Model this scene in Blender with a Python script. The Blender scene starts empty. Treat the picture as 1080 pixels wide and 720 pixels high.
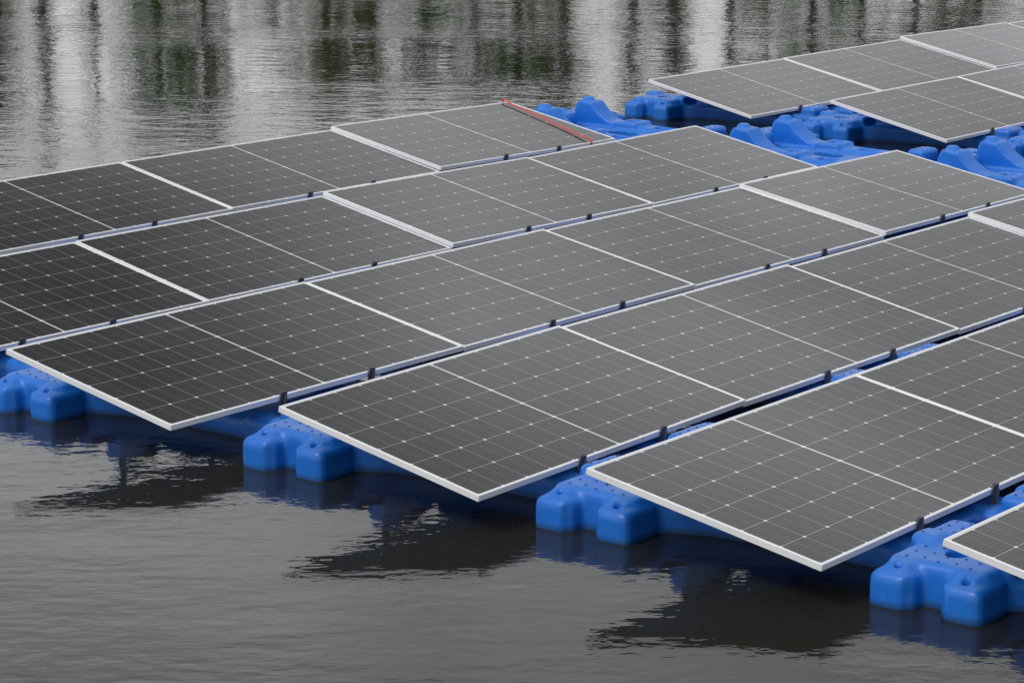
import bpy, bmesh, math, random
import numpy as np
from mathutils import Vector, Matrix
random.seed(7); rng=np.random.default_rng(11)
scene=bpy.context.scene
F,PITCH,HC,OX,OY,YAW=2778.49,0.21969,3.22361,2.10898,8.88886,0.89834
P=2.115; W=1.141; L=2.109
cy,sy=math.cos(YAW),math.sin(YAW)
def world(u,w): return OX+u*cy-w*sy, OY+u*sy+w*cy
# row, column, u, v, yaw, height, tilt
PAN=[(0,0,1.059,-0.106,-0.0010,0.298,0.1831),(0,1,3.174,-0.104,-0.0006,0.297,0.1829),(0,2,5.289,-0.103,-0.0003,0.297,0.1827),(0,3,7.404,-0.102,-0.0002,0.297,0.1827),
(1,0,1.079,-1.770,0.0078,0.288,0.1715),(1,1,3.189,-1.791,0.0117,0.286,0.1710),(1,2,5.304,-1.815,0.0109,0.288,0.1761),(1,3,7.419,-1.839,0.0120,0.290,0.1787),(1,4,9.534,-1.865,0.0131,0.291,0.1798),
(2,0,1.018,-3.444,0.0271,0.292,0.1946),(2,1,3.127,-3.472,0.0010,0.285,0.1940),(2,2,5.234,-3.476,0.0031,0.275,0.1871),(2,3,7.346,-3.485,0.006,0.280,0.185),(2,4,9.46,-3.50,0.006,0.285,0.183),(2,5,11.576,-3.52,0.006,0.285,0.183),
(3,0,0.975,-5.195,0.001,0.316,0.1780),(3,1,3.095,-5.197,0.0009,0.311,0.1778),(3,2,5.208,-5.187,-0.0056,0.302,0.1779),
(3,3,7.320,-5.196,0.0161,0.295,0.1760),(3,5,11.562,-5.194,-0.0056,0.297,0.1825),(3,6,13.677,-5.182,-0.0059,0.297,0.1825),(3,7,15.792,-5.169,-0.0059,0.297,0.1825),
(4,0,1.051,-7.142,-0.0136,0.299,0.1869),(4,1,3.168,-7.109,-0.0179,0.302,0.1879),(4,2,5.289,-7.073,-0.0155,0.306,0.1885),(4,3,7.404,-7.058,-0.0004,0.305,0.1878),
(4,5,11.561,-7.104,-0.0064,0.282,0.2065),(4,6,13.682,-7.104,0.0108,0.287,0.1986),(4,7,15.798,-7.138,0.0194,0.289,0.1921),(4,8,17.913,-7.182,0.0209,0.290,0.1894),
(5,0,1.205,-9.193,-0.0068,0.308,0.1850),(5,1,3.321,-9.172,-0.0154,0.309,0.1859),(5,2,5.438,-9.123,-0.0318,0.312,0.1817),(5,3,7.555,-9.066,-0.0239,0.314,0.1797),
(5,5,11.756,-9.095,-0.0276,0.286,0.2007),(5,6,13.875,-9.053,-0.0143,0.295,0.1984),(5,7,15.990,-9.017,-0.0262,0.298,0.1948),(5,8,18.104,-8.977,-0.0133,0.298,0.1898),(5,9,20.219,-8.954,-0.0097,0.298,0.1878)]

# ---------------------------------------------------------------- materials
def newmat(name):
    m=bpy.data.materials.new(name); m.use_nodes=True
    nt=m.node_tree; b=nt.nodes['Principled BSDF']; return m,nt,b
class N:
    def __init__(s,nt): s.nt=nt
    def n(s,t,**k):
        x=s.nt.nodes.new(t)
        for a,b in k.items(): setattr(x,a,b)
        return x
    def l(s,a,b): s.nt.links.new(a,b)
    def val(s,sock,v):
        if hasattr(v,'type') and hasattr(v,'is_output'): s.l(v,sock)
        else: sock.default_value=v
    def m(s,op,a,b=0.0,c=None,clamp=False):
        x=s.n('ShaderNodeMath',operation=op); x.use_clamp=clamp
        s.val(x.inputs[0],a); s.val(x.inputs[1],b)
        if c is not None: s.val(x.inputs[2],c)
        return x.outputs[0]
    def mix(s,f,a,b):
        x=s.n('ShaderNodeMix',data_type='RGBA')
        s.val(x.inputs[0],f); s.val(x.inputs[6],a); s.val(x.inputs[7],b); return x.outputs[2]
    def noise(s,vec,scale,detail=3,rough=.5):
        x=s.n('ShaderNodeTexNoise'); x.inputs['Scale'].default_value=scale; x.inputs['Detail'].default_value=detail; x.inputs['Roughness'].default_value=rough
        if vec is not None: s.l(vec,x.inputs['Vector'])
        return x.outputs['Fac']
    def ramp(s,f,lo,hi,a=0.,b=1.,smooth=False):
        x=s.n('ShaderNodeMapRange',clamp=True); s.val(x.inputs[0],f)
        if smooth: x.interpolation_type='SMOOTHSTEP'
        x.inputs[1].default_value=lo;x.inputs[2].default_value=hi;x.inputs[3].default_value=a;x.inputs[4].default_value=b
        return x.outputs[0]
    def mapping(s,vec,scale,rot=(0,0,0)):
        x=s.n('ShaderNodeMapping'); x.inputs['Scale'].default_value=scale; x.inputs['Rotation'].default_value=rot; s.l(vec,x.inputs['Vector']); return x.outputs[0]

mg,nt,b=newmat('panel_glass'); q=N(nt)
tc=q.n('ShaderNodeTexCoord'); sep=q.n('ShaderNodeSeparateXYZ'); q.l(tc.outputs['Object'],sep.inputs[0])
X,Y=sep.outputs[0],sep.outputs[1]
MG=.034
PX=(L/2-MG/2-.005)/6; PY=(W-MG)/6
ax=q.m('SUBTRACT',q.m('ABSOLUTE',X),.005)
gx=q.m('DIVIDE',ax,PX); gy=q.m('DIVIDE',q.m('ADD',Y,(W-MG)/2),PY)
def dist(g,p):
    f=q.m('FRACT',g); return q.m('MULTIPLY',q.m('SUBTRACT',.5,q.m('ABSOLUTE',q.m('SUBTRACT',f,.5))),p)
dx=dist(gx,PX); dy=dist(gy,PY); dxh=dist(q.m('MULTIPLY',gx,2.),PX/2)
lineX=q.m('LESS_THAN',dx,.0012); lineY=q.m('LESS_THAN',dy,.0014); lineH=q.m('LESS_THAN',dxh,.0009)
dia=q.m('LESS_THAN',q.m('ADD',dx,dy),.0098)
mid=q.m('LESS_THAN',ax,0.0)
out=q.m('MAXIMUM',q.m('GREATER_THAN',gx,6.0),q.m('GREATER_THAN',q.m('ABSOLUTE',Y),(W-MG)/2))
white=q.m('MAXIMUM',q.m('MAXIMUM',mid,dia),out)
lines=q.m('MAXIMUM',q.m('MAXIMUM',q.m('MULTIPLY',lineX,.42),q.m('MULTIPLY',lineY,.50)),q.m('MULTIPLY',lineH,.20))
bus=q.m('MULTIPLY',q.m('LESS_THAN',dist(q.m('MULTIPLY',gy,9.),PY/9),.0005),.13)
mask=q.m('MAXIMUM',white,q.m('MAXIMUM',lines,bus))
oi=q.n('ShaderNodeObjectInfo')
geo=q.n('ShaderNodeNewGeometry')
cellid=q.n('ShaderNodeCombineXYZ'); q.l(q.m('FLOOR',q.m('DIVIDE',X,PX)),cellid.inputs[0]); q.l(q.m('FLOOR',gy),cellid.inputs[1]); q.l(oi.outputs['Random'],cellid.inputs[2])
wn=q.n('ShaderNodeTexWhiteNoise'); q.l(cellid.outputs[0],wn.inputs['Vector'])
cellc=q.mix(wn.outputs['Value'],(.0055,.0060,.0078,1),(.0100,.0108,.0138,1))
cellc=q.mix(q.m('MULTIPLY',oi.outputs['Random'],.6),cellc,(.016,.0145,.014,1))
nz=q.noise(geo.outputs['Position'],1.6,4,.6)
dust=q.ramp(nz,.4,.75,.0,.08)
cellc=q.mix(dust,cellc,(.12,.115,.105,1))
lowd=q.ramp(q.m('ADD',Y,q.m('MULTIPLY',nz,.05)),-.545,-.50,.10,0)
cellc=q.mix(lowd,cellc,(.14,.13,.11,1))
col=q.mix(mask,cellc,(.66,.67,.69,1))
spk=q.n('ShaderNodeTexVoronoi'); spk.inputs['Scale'].default_value=2.3; q.l(geo.outputs['Position'],spk.inputs['Vector'])
spn=q.m('LESS_THAN',q.m('ADD',spk.outputs['Distance'],q.m('MULTIPLY',q.noise(geo.outputs['Position'],60,1),.03)),.037)
spc=q.n('ShaderNodeSeparateColor'); q.l(spk.outputs['Color'],spc.inputs[0])
col=q.mix(q.m('MULTIPLY',q.m('MULTIPLY',spn,q.m('GREATER_THAN',spc.outputs[0],.88)),.6),col,(.55,.55,.52,1))
q.l(col,b.inputs['Base Color'])
q.l(q.ramp(nz,.3,.7,.07,.12),b.inputs['Roughness'])
b.inputs['IOR'].default_value=1.5

mf,nt,b=newmat('aluminium_frame'); q=N(nt)
geo=q.n('ShaderNodeNewGeometry')
q.l(q.mix(q.noise(geo.outputs['Position'],6,3),(.70,.71,.73,1),(.83,.84,.85,1)),b.inputs['Base Color'])
b.inputs['Metallic'].default_value=.1; b.inputs['Roughness'].default_value=.45
mb,nt,b=newmat('white_backsheet'); b.inputs['Base Color'].default_value=(.55,.56,.57,1); b.inputs['Roughness'].default_value=.6
mc,nt,b=newmat('clamp_metal'); b.inputs['Base Color'].default_value=(.12,.12,.125,1); b.inputs['Metallic'].default_value=.6; b.inputs['Roughness'].default_value=.4
mk,nt,b=newmat('black_cable'); b.inputs['Base Color'].default_value=(.012,.012,.012,1); b.inputs['Roughness'].default_value=.5

mp,nt,b=newmat('blue_hdpe'); q=N(nt)
geo=q.n('ShaderNodeNewGeometry'); oi=q.n('ShaderNodeObjectInfo')
n1=q.noise(geo.outputs['Position'],2.2,4,.6)
c=q.mix(n1,(.004,.125,.53,1),(.010,.180,.68,1))
c=q.mix(q.m('MULTIPLY',oi.outputs['Random'],.35),c,(.006,.110,.46,1))
scf=q.ramp(q.noise(q.mapping(geo.outputs['Position'],(3,14,6)),3,5,.7),.55,.75,0,.28)
c=q.mix(scf,c,(.12,.26,.52,1))
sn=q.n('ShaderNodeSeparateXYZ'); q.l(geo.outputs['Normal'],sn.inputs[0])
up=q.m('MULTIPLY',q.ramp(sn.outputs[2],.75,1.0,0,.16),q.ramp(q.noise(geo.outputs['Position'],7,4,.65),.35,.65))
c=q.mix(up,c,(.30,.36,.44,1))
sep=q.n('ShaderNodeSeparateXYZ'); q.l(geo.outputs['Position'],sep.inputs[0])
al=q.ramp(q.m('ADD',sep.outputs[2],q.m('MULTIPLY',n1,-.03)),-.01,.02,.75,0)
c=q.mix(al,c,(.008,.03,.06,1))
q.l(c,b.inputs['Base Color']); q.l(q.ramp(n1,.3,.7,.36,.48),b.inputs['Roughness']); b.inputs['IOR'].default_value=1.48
bp=q.n('ShaderNodeBump'); bp.inputs['Strength'].default_value=.3; bp.inputs['Distance'].default_value=.004
q.l(q.noise(geo.outputs['Position'],14,3,.6),bp.inputs['Height']); q.l(bp.outputs[0],b.inputs['Normal'])
mpd,nt,b=newmat('blue_hdpe_dimple_shade'); b.inputs['Base Color'].default_value=(.004,.030,.13,1); b.inputs['Roughness'].default_value=.6  # same plastic coloured darker: dimple shade painted onto the raised studs
ms,nt,b=newmat('red_webbing'); b.inputs['Base Color'].default_value=(.72,.045,.015,1); b.inputs['Roughness'].default_value=.7

# ---------------------------------------------------------------- helpers
def mesh_obj(name,bm,mats,smooth=False):
    me=bpy.data.meshes.new(name); bm.to_mesh(me); bm.free()
    for m in mats: me.materials.append(m)
    if smooth: me.polygons.foreach_set('use_smooth',[True]*len(me.polygons))
    ob=bpy.data.objects.new(name,me); scene.collection.objects.link(ob); return ob
def box(bm,x0,x1,y0,y1,z0,z1,mat=0):
    vs=[bm.verts.new((x,y,z)) for z in (z0,z1) for y in (y0,y1) for x in (x0,x1)]
    fs=[]
    for f in ((0,2,3,1),(4,5,7,6),(0,1,5,4),(2,6,7,3),(0,4,6,2),(1,3,7,5)):
        fc=bm.faces.new([vs[i] for i in f]); fc.material_index=mat; fs.append(fc)
    return fs
def prism(bm,pts,axis,lo,hi,mat=0):
    def mk(p,t):
        a,b_=p
        return {'x':(t,a,b_),'y':(a,t,b_),'z':(a,b_,t)}[axis]
    A=[bm.verts.new(mk(p,lo)) for p in pts]; B=[bm.verts.new(mk(p,hi)) for p in pts]
    n=len(pts); fs=[bm.faces.new(A[::-1]),bm.faces.new(B)]
    for i in range(n): fs.append(bm.faces.new((A[i],A[(i+1)%n],B[(i+1)%n],B[i])))
    for f in fs: f.material_index=mat
    return fs
def cyl(bm,x,y,z0,z1,r,n=20,mat=0,rx=None,r2=None):
    rx=rx or r; r2=1 if r2 is None else r2
    A=[bm.verts.new((x+rx*math.cos(2*math.pi*i/n),y+r*math.sin(2*math.pi*i/n),z0)) for i in range(n)]
    B=[bm.verts.new((x+r2*rx*math.cos(2*math.pi*i/n),y+r2*r*math.sin(2*math.pi*i/n),z1)) for i in range(n)]
    fs=[bm.faces.new(A[::-1]),bm.faces.new(B)]
    for i in range(n): fs.append(bm.faces.new((A[i],A[(i+1)%n],B[(i+1)%n],B[i])))
    for f in fs: f.material_index=mat
def sweep(bm,pts,r,n=6,mat=0):
    prev=None
    for i,p in enumerate(pts):
        d=(pts[min(i+1,len(pts)-1)]-pts[max(i-1,0)]).normalized()
        a=d.cross(Vector((0,0,1)));
        if a.length<.1: a=d.cross(Vector((1,0,0)))
        a.normalize(); b_=a.cross(d)
        ring=[bm.verts.new(p+r*(a*math.cos(2*math.pi*k/n)+b_*math.sin(2*math.pi*k/n))) for k in range(n)]
        if prev:
            for k in range(n): bm.faces.new((prev[k],prev[(k+1)%n],ring[(k+1)%n],ring[k])).material_index=mat
        prev=ring

# ---------------------------------------------------------------- panel mesh
bm=bmesh.new()
hl,hw=L/2,W/2; fl=.0115; th=.028
box(bm,-hl,hl,-hw,-hw+fl,-th,0,1); box(bm,-hl,hl,hw-fl,hw,-th,0,1)
box(bm,-hl,-hl+fl,-hw+fl,hw-fl,-th,0,1); box(bm,hl-fl,hl,-hw+fl,hw-fl,-th,0,1)
bmesh.ops.bevel(bm,geom=[e for e in bm.edges],offset=.0012,segments=1,affect='EDGES')
for f in bm.faces: f.material_index=1
box(bm,-hl+fl,hl-fl,-hw+fl,hw-fl,-.008,-.0025,2)
bm.normal_update()
for f in bm.faces:
    if f.material_index==2 and f.normal.z>.9: f.material_index=0
for x in (-.35,0,.35): box(bm,x-.04,x+.04,.0,.06,-.028,-.0085,3)
for x in (-.31,.33):
    s=-1
    y0=s*(hw+.003); y1=s*(hw+.008)
    a,c_=min(y0,y1),max(y0,y1)
    box(bm,x-.022,x+.022,a,c_,-.09,.018,3)
    box(bm,x-.026,x+.026,y1-.028,y1,-.095,-.075,3)
    lo,hi=sorted((s*(hw-.014),s*(hw+.0025)))
    box(bm,x-.018,x+.018,lo,hi,.0015,.006,3)
    lo,hi=sorted((s*(hw-.006),s*(hw+.0025)))
    box(bm,x-.009,x+.009,lo,hi,.0065,.020,3)
    cyl(bm,x,s*(hw+.021),-.074,.004,.006,8,3)
    box(bm,x-.022,x+.022,hw+.002,hw+.008,-.09,-.006,3)
for s in (-1,1):
    sweep(bm,[Vector((s*(.35+t*.68),.03+.10*math.sin(t*3.1),-.02-.055*math.sin(t*math.pi))) for t in np.linspace(0,1,12)],.004,5,4)
panel_me=bpy.data.meshes.new('solar_panel'); bm.to_mesh(panel_me); bm.free()
for m in (mg,mf,mb,mc,mk): panel_me.materials.append(m)

lifted={(3,3):(.018,.010),(5,3):(.016,.010),(4,2):(.012,.009),(2,3):(.015,.010),(5,7):(.02,.010),(1,1):(.0,.002)}
for (r,c,u,v,a,h,t) in PAN:
    ob=bpy.data.objects.new('solar_panel',panel_me); scene.collection.objects.link(ob)
    x,y=world(u,-v); dz,ry=lifted.get((r,c),(0,random.uniform(-.001,.001)))
    ob.location=(x,y,h+dz); ob.rotation_euler=(t,ry,YAW+a)

# ---------------------------------------------------------------- pontoon mesh
bm=bmesh.new()
ZB=-.16
def rbox(x0,x1,y0,y1,z1,bev=.035,z0=ZB):
    t=bmesh.new(); box(t,x0,x1,y0,y1,z0,z1)
    bmesh.ops.bevel(t,geom=t.edges[:],offset=bev,segments=3,affect='EDGES',profile=.5)
    me=bpy.data.meshes.new('t'); t.to_mesh(me); t.free(); bm.from_mesh(me); bpy.data.meshes.remove(me)
for s in (-1,1):
    X0=lambda a,b_: (min(s*a,s*b_),max(s*a,s*b_))
    rbox(*X0(.34,.74),.57,1.01,.180,.028)
    rbox(*X0(.60,.84),.54,.725,.145,.035)
    rbox(*X0(.62,.85),.84,1.03,.145,.035)
    rbox(*X0(.64,.78),.59,.69,.172,.022,.0)
    rbox(*X0(.66,.79),.88,.99,.172,.022,.0)
    rbox(*X0(.40,.60),.535,.63,.205,.024)
    rbox(*X0(.36,.50),.92,1.05,.205,.024)
    pl=[(s*.70,.66),(s*.40,.70),(s*.30,-.1),(s*.46,.05),(s*.50,.35),(s*.56,.50)]
    prism(bm,pl if s<0 else pl[::-1],'z',ZB,.12)
    xs=sorted((s*.21,s*.40))
    prism(bm,[(.66,.0),(.655,.22),(.63,.30),(.60,.328),(.47,.318),(.40,.24),(.30,.175),(.15,.150),(-.15,.145),(-.50,.140),(-.57,.10),(-.57,.0)],'x',*xs)
    cyl(bm,s*.305,.565,.1,.352,.048,20)
    rbox(*X0(.18,.44),-.02,.20,.180,.022)
    rbox(*X0(.18,.47),-.78,-.40,.125,.035)
    rbox(*X0(.20,.45),-.78,-.625,.200,.028)
rbox(-.50,.50,.64,.98,.145)
rbox(-.46,.46,-.55,.70,.115,.04)
rbox(-.14,.14,.54,.76,.24,.04)
base=mesh_obj('pontoon_src',bm,[mp])
bc=bmesh.new()
for s in (-1,1):
    cyl(bc,s*.54,.80,.02,.4,.048,24,rx=.060)
    cyl(bc,s*.775,.635,.10,.4,.017,16)
    cyl(bc,s*.775,.935,.10,.4,.017,16)
    cyl(bc,s*1.04,.783,-.4,.4,.145,24,rx=.26)
    for x,y in ((.72,.525),(.50,.522),(.43,1.062),(.735,1.045)): cyl(bc,s*x,y,-.2,.4,.016,12)
    cyl(bc,s*.325,-.795,-.2,.4,.018,12)
    # moulded square recesses
    a_,b_=sorted((s*.25,s*.37)); box(bc,a_,b_,.04,.14,.14,.4); box(bc,a_,b_,-.30,-.14,.10,.4)
cyl(bc,0,.10,-.3,.4,.26,32,rx=.15)
cyl(bc,0,.84,.07,.4,.070,32,rx=.24)
box(bc,-.08,.08,.60,.70,.19,.4); box(bc,-.30,.30,-.46,-.36,.08,.12)
cut=mesh_obj('cut',bc,[mp])
m=base.modifiers.new('r','REMESH'); m.mode='VOXEL'; m.voxel_size=.012
m=base.modifiers.new('b','BOOLEAN'); m.operation='DIFFERENCE'; m.object=cut; m.solver='EXACT'
m=base.modifiers.new('r2','REMESH'); m.mode='VOXEL'; m.voxel_size=.0115
m=base.modifiers.new('s','SMOOTH'); m.factor=.5; m.iterations=4
dg=bpy.context.evaluated_depsgraph_get()
pm=bpy.data.meshes.new_from_object(base.evaluated_get(dg))
bpy.data.objects.remove(base); bpy.data.objects.remove(cut)
bm=bmesh.new(); bm.from_mesh(pm)
for f in bm.faces: f.smooth=True
from mathutils.bvhtree import BVHTree
bvh=BVHTree.FromBMesh(bm)
pts=[]
for s in (-1,1):
    for ix in range(6):
        for iy in range(7):
            x=s*(.38+ix*.075); y=.59+iy*.070
            pts.append((x+(.02 if iy%2 else 0)*s,y))
    for iy in range(2):
        for ix in range(3): pts.append((s*(.25+ix*.07),-.74+iy*.06))
for ix in range(7):
    for y in (.69,.93): pts.append((-.27+ix*.09,y))
for (x,y) in pts:
    hit=bvh.ray_cast(Vector((x,y,1)),Vector((0,0,-1)))
    if hit[0] is None or hit[0].z<.10 or hit[1].z<.97: continue
    z=hit[0].z
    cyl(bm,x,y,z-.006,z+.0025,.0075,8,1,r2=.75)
me=bpy.data.meshes.new('floating_pontoon'); bm.to_mesh(me); bm.free()
me.materials.append(mp); me.materials.append(mpd)
bpy.data.meshes.remove(pm)
pont=[(r,c,u,v,a) for (r,c,u,v,a,h,t) in PAN]
for r,vv in ((3,-5.20),(4,-7.08),(5,-9.08)): pont.append((r,4,9.44,vv,0.0))
for (r,c,u,v,a) in pont:
    ob=bpy.data.objects.new('floating_pontoon',me); scene.collection.objects.link(ob)
    x,y=world(u+.025,-v-.01)
    ob.location=(x,y,random.uniform(-.008,-.001)); ob.rotation_euler=(random.uniform(-.003,.003),random.uniform(-.003,.003),YAW+a)

# ---------------------------------------------------------------- strap on panel (5,3)
r_=[p for p in PAN if p[:2]==(5,3)][0]
def on_panel(p,x,y,z):
    M=Matrix.Translation((*world(p[2],-p[3]),p[5]+.016))@Matrix.Rotation(YAW+p[4],4,'Z')@Matrix.Rotation(.010,4,'Y')@Matrix.Rotation(p[6],4,'X')
    return M@Vector((x,y,z))
ctrl=[(1.0,.60,-.05),(1.0,.58,.022),(.99,.54,.022),(.965,.45,.012),(.905,.1,.010),(.86,-.1,.010),(.80,-.35,.010),(.745,-.55,.012),(.74,-.578,.0),(.735,-.585,-.06)]
bm=bmesh.new(); prev=None
for i in range(len(ctrl)-1):
    for k in range(5):
        t=k/5; a=Vector(ctrl[i]).lerp(Vector(ctrl[i+1]),t)
        a.z+=.002*math.sin(i*2+t*3); a.x+=.003*math.sin(i*1.3+t*1.3)
        w=.0095
        pr=[bm.verts.new(on_panel(r_,a.x-w,a.y,a.z)),bm.verts.new(on_panel(r_,a.x+w,a.y,a.z)),bm.verts.new(on_panel(r_,a.x+w,a.y+.001,a.z+.004)),bm.verts.new(on_panel(r_,a.x-w,a.y+.001,a.z+.004))]
        if prev:
            for j in range(4): bm.faces.new((prev[j],prev[(j+1)%4],pr[(j+1)%4],pr[j]))
        prev=pr
bmesh.ops.recalc_face_normals(bm,faces=bm.faces[:])
mesh_obj('red_strap',bm,[ms],False)

# ---------------------------------------------------------------- water
mw,nt,b=newmat('lake_water'); q=N(nt)
geo=q.n('ShaderNodeNewGeometry'); pos=geo.outputs['Position']
b.inputs['Base Color'].default_value=(.018,.018,.014,1); b.inputs['Roughness'].default_value=.02; b.inputs['IOR'].default_value=1.333
sep=q.n('ShaderNodeSeparateXYZ'); q.l(pos,sep.inputs[0])
calm=q.ramp(q.noise(q.mapping(pos,(.16,.30,.1)),1,2,.5),.38,.62,.45,1.2)
far=q.ramp(sep.outputs[1],12,34,1.0,1.5)
h1=q.noise(q.mapping(pos,(1.0,1.9,1),(0,0,.15)),2.2,2,.5)
h2=q.noise(q.mapping(pos,(1.0,1.7,1),(0,0,-.35)),8.5,2,.55)
h3=q.noise(q.mapping(pos,(1.0,1.4,1),(0,0,.5)),.7,1,.5)
hh=q.m('ADD',q.m('ADD',q.m('MULTIPLY',h1,.0050),q.m('MULTIPLY',h2,.0021)),q.m('MULTIPLY',h3,.005))
hh=q.m('MULTIPLY',hh,q.m('MULTIPLY',calm,far))
bp=q.n('ShaderNodeBump'); bp.inputs['Strength'].default_value=1; bp.inputs['Distance'].default_value=1.0
q.l(hh,bp.inputs['Height']); q.l(bp.outputs[0],b.inputs['Normal'])
bm=bmesh.new()
vs=[bm.verts.new(p) for p in ((-1500,-1500,0),(1500,-1500,0),(1500,90,0),(-1500,90,0))]; bm.faces.new(vs)
mesh_obj('water',bm,[mw])

# ---------------------------------------------------------------- far bank ground
mgd,nt,b=newmat('grass_bank'); q=N(nt)
geo=q.n('ShaderNodeNewGeometry')
c=q.mix(q.noise(geo.outputs['Position'],.35,4,.6),(.035,.055,.016,1),(.075,.085,.03,1))
q.l(c,b.inputs['Base Color']); b.inputs['Roughness'].default_value=.9
bm=bmesh.new()
xs=np.concatenate([np.linspace(-1500,-60,20),np.linspace(-55,55,90),np.linspace(60,1500,20)])
ys=[67,68.5,70,71.5,74,78,90,130,300,800,2000]; zs=[-.5,-.1,.25,.5,.7,.8,1.0,1.2,1.5,2,2]
grid=[[bm.verts.new((x,y+1.2*math.sin(x*.13)+.6*math.sin(x*.41+1) if y<90 else y,z+(.12*math.sin(x*.7+y) if z>.1 else 0))) for x in xs] for y,z in zip(ys,zs)]
for j in range(len(ys)-1):
    for i in range(len(xs)-1): bm.faces.new((grid[j][i],grid[j][i+1],grid[j+1][i+1],grid[j+1][i]))
mesh_obj('ground',bm,[mgd],True)

# ---------------------------------------------------------------- trees
ml,nt,b=newmat('foliage'); q=N(nt)
at=q.n('ShaderNodeAttribute'); at.attribute_name='tint'
q.l(at.outputs['Color'],b.inputs['Base Color']); b.inputs['Roughness'].default_value=.9; b.inputs['Specular IOR Level'].default_value=.05
tr=q.n('ShaderNodeBsdfTranslucent'); q.l(at.outputs['Color'],tr.inputs['Color'])
mx=q.n('ShaderNodeMixShader'); mx.inputs[0].default_value=.45; q.l(b.outputs[0],mx.inputs[1]); q.l(tr.outputs[0],mx.inputs[2]); q.l(mx.outputs[0],nt.nodes['Material Output'].inputs[0])
mt,nt,b=newmat('bark'); b.inputs['Base Color'].default_value=(.06,.045,.032,1); b.inputs['Roughness'].default_value=.9
V=[];Fc=[];C=[];Mi=[]
def tube(p0,p1,r0,r1,n=6):
    p0=np.array(p0,float);p1=np.array(p1,float);d=p1-p0;d/=np.linalg.norm(d)
    a=np.cross(d,[0,0,1.]); 
    if np.linalg.norm(a)<.05: a=np.cross(d,[1.,0,0])
    a/=np.linalg.norm(a); bb=np.cross(d,a); k=len(V)
    for p,r in ((p0,r0),(p1,r1)):
        for i in range(n):
            t=2*math.pi*i/n; V.append(tuple(p+r*(a*math.cos(t)+bb*math.sin(t))))
    for i in range(n): Fc.append((k+i,k+(i+1)%n,k+n+(i+1)%n,k+n+i)); Mi.append(1); C.append((.05,.04,.03,1))
def tree(x,y,h,wd,col,dens=1.0,leaf=.13,base=.28):
    g=.8
    pts=[(x,y,g-.3)]; 
    for k in range(1,5): pts.append((x+random.uniform(-.12,.12)*k*wd*.3,y+random.uniform(-.1,.1)*k,g+h*.8*k/4))
    for k in range(4): tube(pts[k],pts[k+1],.16*(1-k*.22)*h/7,.16*(1-(k+1)*.22)*h/7)
    nc=int(16*dens)+4
    for k in range(nc):
        zf=random.uniform(base,1.0); ph=random.uniform(0,6.28)
        prof=math.sin(min(1,(1.05-zf)/(1.05-base)*1.0)**.6*math.pi*.5)
        rr=wd*prof*random.uniform(.25,1.0)
        c=np.array((x+rr*math.cos(ph),y+rr*math.sin(ph),g+h*zf))
        j=min(3,int(zf*4*.8)); tube(pts[j],tuple(c),.035*h/7,.012,4)
        cr=random.uniform(.35,.7)*wd*.42+.18
        nl=int(95*dens*random.uniform(.6,1.3))
        lum=random.uniform(.6,1.35)
        P_=rng.normal(size=(nl,3)); P_/=np.linalg.norm(P_,axis=1)[:,None]; P_*= (rng.random(nl)**.5)[:,None]*np.array([cr,cr,cr*.8])
        for p in P_:
            cc=c+p; a=rng.normal(size=3);a/=np.linalg.norm(a); bb=np.cross(a,rng.normal(size=3)); bb/=np.linalg.norm(bb)
            s=leaf*random.uniform(.6,1.4); k0=len(V)
            V.extend([tuple(cc-a*s),tuple(cc+bb*s*.55),tuple(cc+a*s),tuple(cc-bb*s*.55)]); Fc.append((k0,k0+1,k0+2,k0+3)); Mi.append(0)
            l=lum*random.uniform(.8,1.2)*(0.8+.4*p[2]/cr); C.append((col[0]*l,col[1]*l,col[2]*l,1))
GREEN=(.085,.215,.012); OLIVE=(.120,.185,.022); DARK=(.050,.100,.015); BROWN=(.095,.095,.045)
D0=75.
TR=[(-260,7,2.6,OLIVE,1),(-170,6.2,2,GREEN,1),(-80,7,2.2,OLIVE,1),(0,6.2,1.1,OLIVE,1.1),(48,7.2,.65,BROWN,.6),(100,7.7,.45,BROWN,.35),(168,7.1,1.5,GREEN,1.4),(215,7.3,1.3,GREEN,1.3),(290,5.2,1.2,OLIVE,.7),
(345,6.5,1.4,OLIVE,1.3),(395,7.2,1.4,GREEN,1.3),(448,6.3,1.4,GREEN,1.3),(500,7.3,1.5,OLIVE,1.3),(550,6.7,1.4,GREEN,1.4),(595,7.2,1.1,OLIVE,1.3),(668,7.6,.8,OLIVE,1.0),(708,7.2,.9,DARK,1.2),(770,6.8,.4,BROWN,.35),
(805,5.9,1.2,OLIVE,1.),(855,6.9,1.4,GREEN,1.),(905,6.3,1.4,OLIVE,1.1),(965,6.9,1.5,GREEN,1.2),(1030,6.5,1.5,OLIVE,1.2),(1100,7.4,1.6,GREEN,1.2),(1190,7,2.2,OLIVE,1),(1290,6.6,2.4,GREEN,1),(1400,7.2,2.4,OLIVE,1)]
for (px,h,wd,col,dn) in TR:
    y=D0+random.uniform(-1.5,2.5); tree((px-540)/2778.*y,y,h,wd,col,dn)
for k in range(60):
    x=-24+k*.8+random.uniform(-.3,.3); tree(x,72.3+random.uniform(-.4,.8),random.uniform(1.3,2.6),random.uniform(.7,1.1),random.choice((GREEN,OLIVE,DARK)),.35,.12,.1)
for k in range(26):
    s=-1 if k%2 else 1; x=s*(24+k*2.4); tree(x,76+random.uniform(-2,4),random.uniform(6,8.5),random.uniform(2,3),random.choice((GREEN,OLIVE,DARK)),.8,.22)
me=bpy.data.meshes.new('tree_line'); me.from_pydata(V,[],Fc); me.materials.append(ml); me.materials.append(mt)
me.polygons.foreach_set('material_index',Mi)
ca=me.color_attributes.new('tint','FLOAT_COLOR','CORNER')
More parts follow.
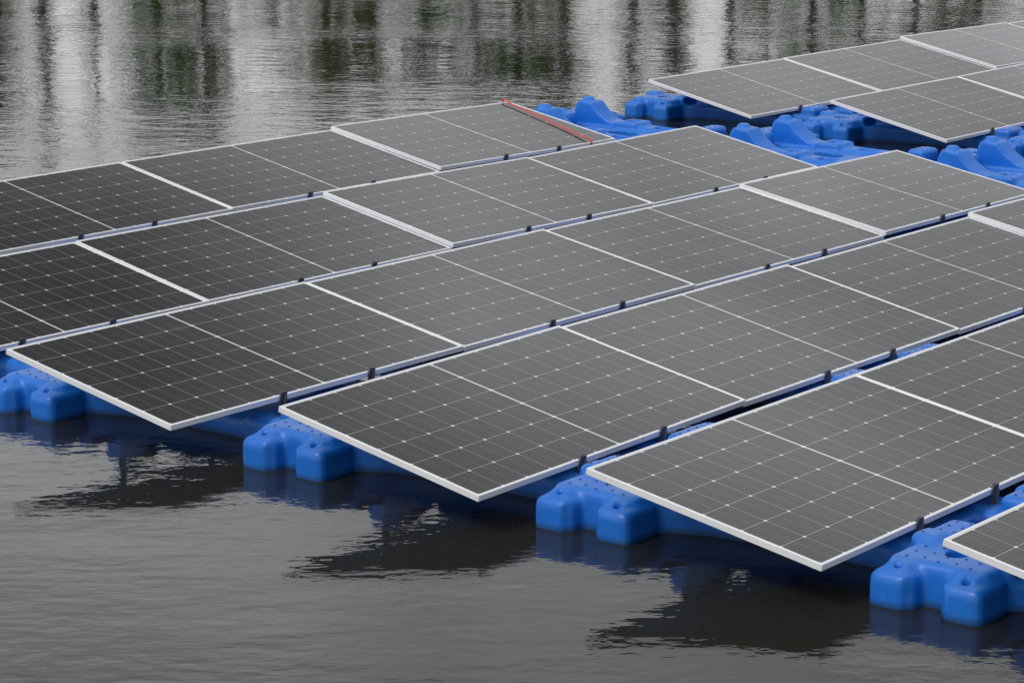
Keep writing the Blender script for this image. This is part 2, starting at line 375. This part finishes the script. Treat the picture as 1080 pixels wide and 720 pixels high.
ca.data.foreach_set('color',np.repeat(np.array(C,dtype=np.float32),4,axis=0).ravel())
ob=bpy.data.objects.new('tree_line',me); scene.collection.objects.link(ob)

# ---------------------------------------------------------------- sky and sun
SUN_EL=math.radians(50); SUN_AZ=math.radians(-125)
wd=bpy.data.worlds.new('World'); scene.world=wd; wd.use_nodes=True; nt=wd.node_tree; q=N(nt)
bg=nt.nodes['Background']
sky=q.n('ShaderNodeTexSky'); sky.sky_type='NISHITA'; sky.sun_disc=False; sky.sun_elevation=SUN_EL; sky.sun_rotation=SUN_AZ; sky.dust_density=3.0
hs=q.n('ShaderNodeHueSaturation'); hs.inputs['Saturation'].default_value=.25; q.l(sky.outputs[0],hs.inputs['Color'])
tc=q.n('ShaderNodeTexCoord'); d=tc.outputs['Generated']
sp=q.n('ShaderNodeSeparateXYZ'); q.l(d,sp.inputs[0])
base=q.mix(.78,hs.outputs[0],(8.5,8.6,8.85,1))
cn=q.noise(q.mapping(d,(2.2,2.2,5.0)),1.6,5,.55)
cf=q.noise(q.mapping(d,(5,5,11.0)),1.7,3,.5)
cl=q.m('MULTIPLY',q.ramp(cn,.32,.70,.75,1.25),q.ramp(sp.outputs[2],.05,.42,1.42,1.0))
cl=q.m('MULTIPLY',cl,q.ramp(cf,.3,.7,.84,1.16))
zz=q.m('ADD',sp.outputs[2],q.m('MULTIPLY',q.m('SUBTRACT',cn,.5),.12))
band=q.m('MULTIPLY',q.ramp(zz,.35,.44,0,1,True),q.ramp(zz,.62,.85,1,0,True))
front=q.ramp(sp.outputs[1],.0,.4,0,1,True)
azm=q.m('DIVIDE',sp.outputs[0],q.m('MAXIMUM',sp.outputs[1],.05))
thin=q.m('MULTIPLY',q.ramp(q.m('ADD',azm,q.m('MULTIPLY',q.m('SUBTRACT',cn,.5),.15)),-.07,.11,-.06,.98,True),q.ramp(zz,.41,.50,1,.18,True))
dk=q.m('MULTIPLY',q.m('MULTIPLY',band,front),q.m('SUBTRACT',.70,thin))
k=q.m('MULTIPLY',cl,q.m('SUBTRACT',1.0,dk))
sc=q.n('ShaderNodeVectorMath',operation='SCALE'); q.l(base,sc.inputs[0]); q.l(k,sc.inputs['Scale'])
q.l(sc.outputs[0],bg.inputs[0]); bg.inputs[1].default_value=.1
sl=bpy.data.lights.new('sun','SUN'); sl.energy=1.4; sl.angle=math.radians(16); sl.color=(1,.97,.93)
so=bpy.data.objects.new('sun',sl); scene.collection.objects.link(so)
dirv=Vector((math.sin(SUN_AZ)*math.cos(SUN_EL),math.cos(SUN_AZ)*math.cos(SUN_EL),math.sin(SUN_EL)))
so.rotation_euler=dirv.to_track_quat('Z','Y').to_euler(); so.location=dirv*50

# ---------------------------------------------------------------- camera
cd=bpy.data.cameras.new('camera'); cam=bpy.data.objects.new('camera',cd); scene.collection.objects.link(cam)
cd.sensor_width=36; cd.lens=F/1080*36; cd.clip_end=5000; cd.clip_start=.1
cam.location=(0,0,HC); cam.rotation_euler=(math.pi/2-PITCH,0,0); scene.camera=cam
scene.view_settings.view_transform='Standard'; scene.view_settings.look='None'; scene.view_settings.exposure=0
print('pontoon faces',len(bpy.data.meshes['floating_pontoon'].polygons),'tree faces',len(Fc))
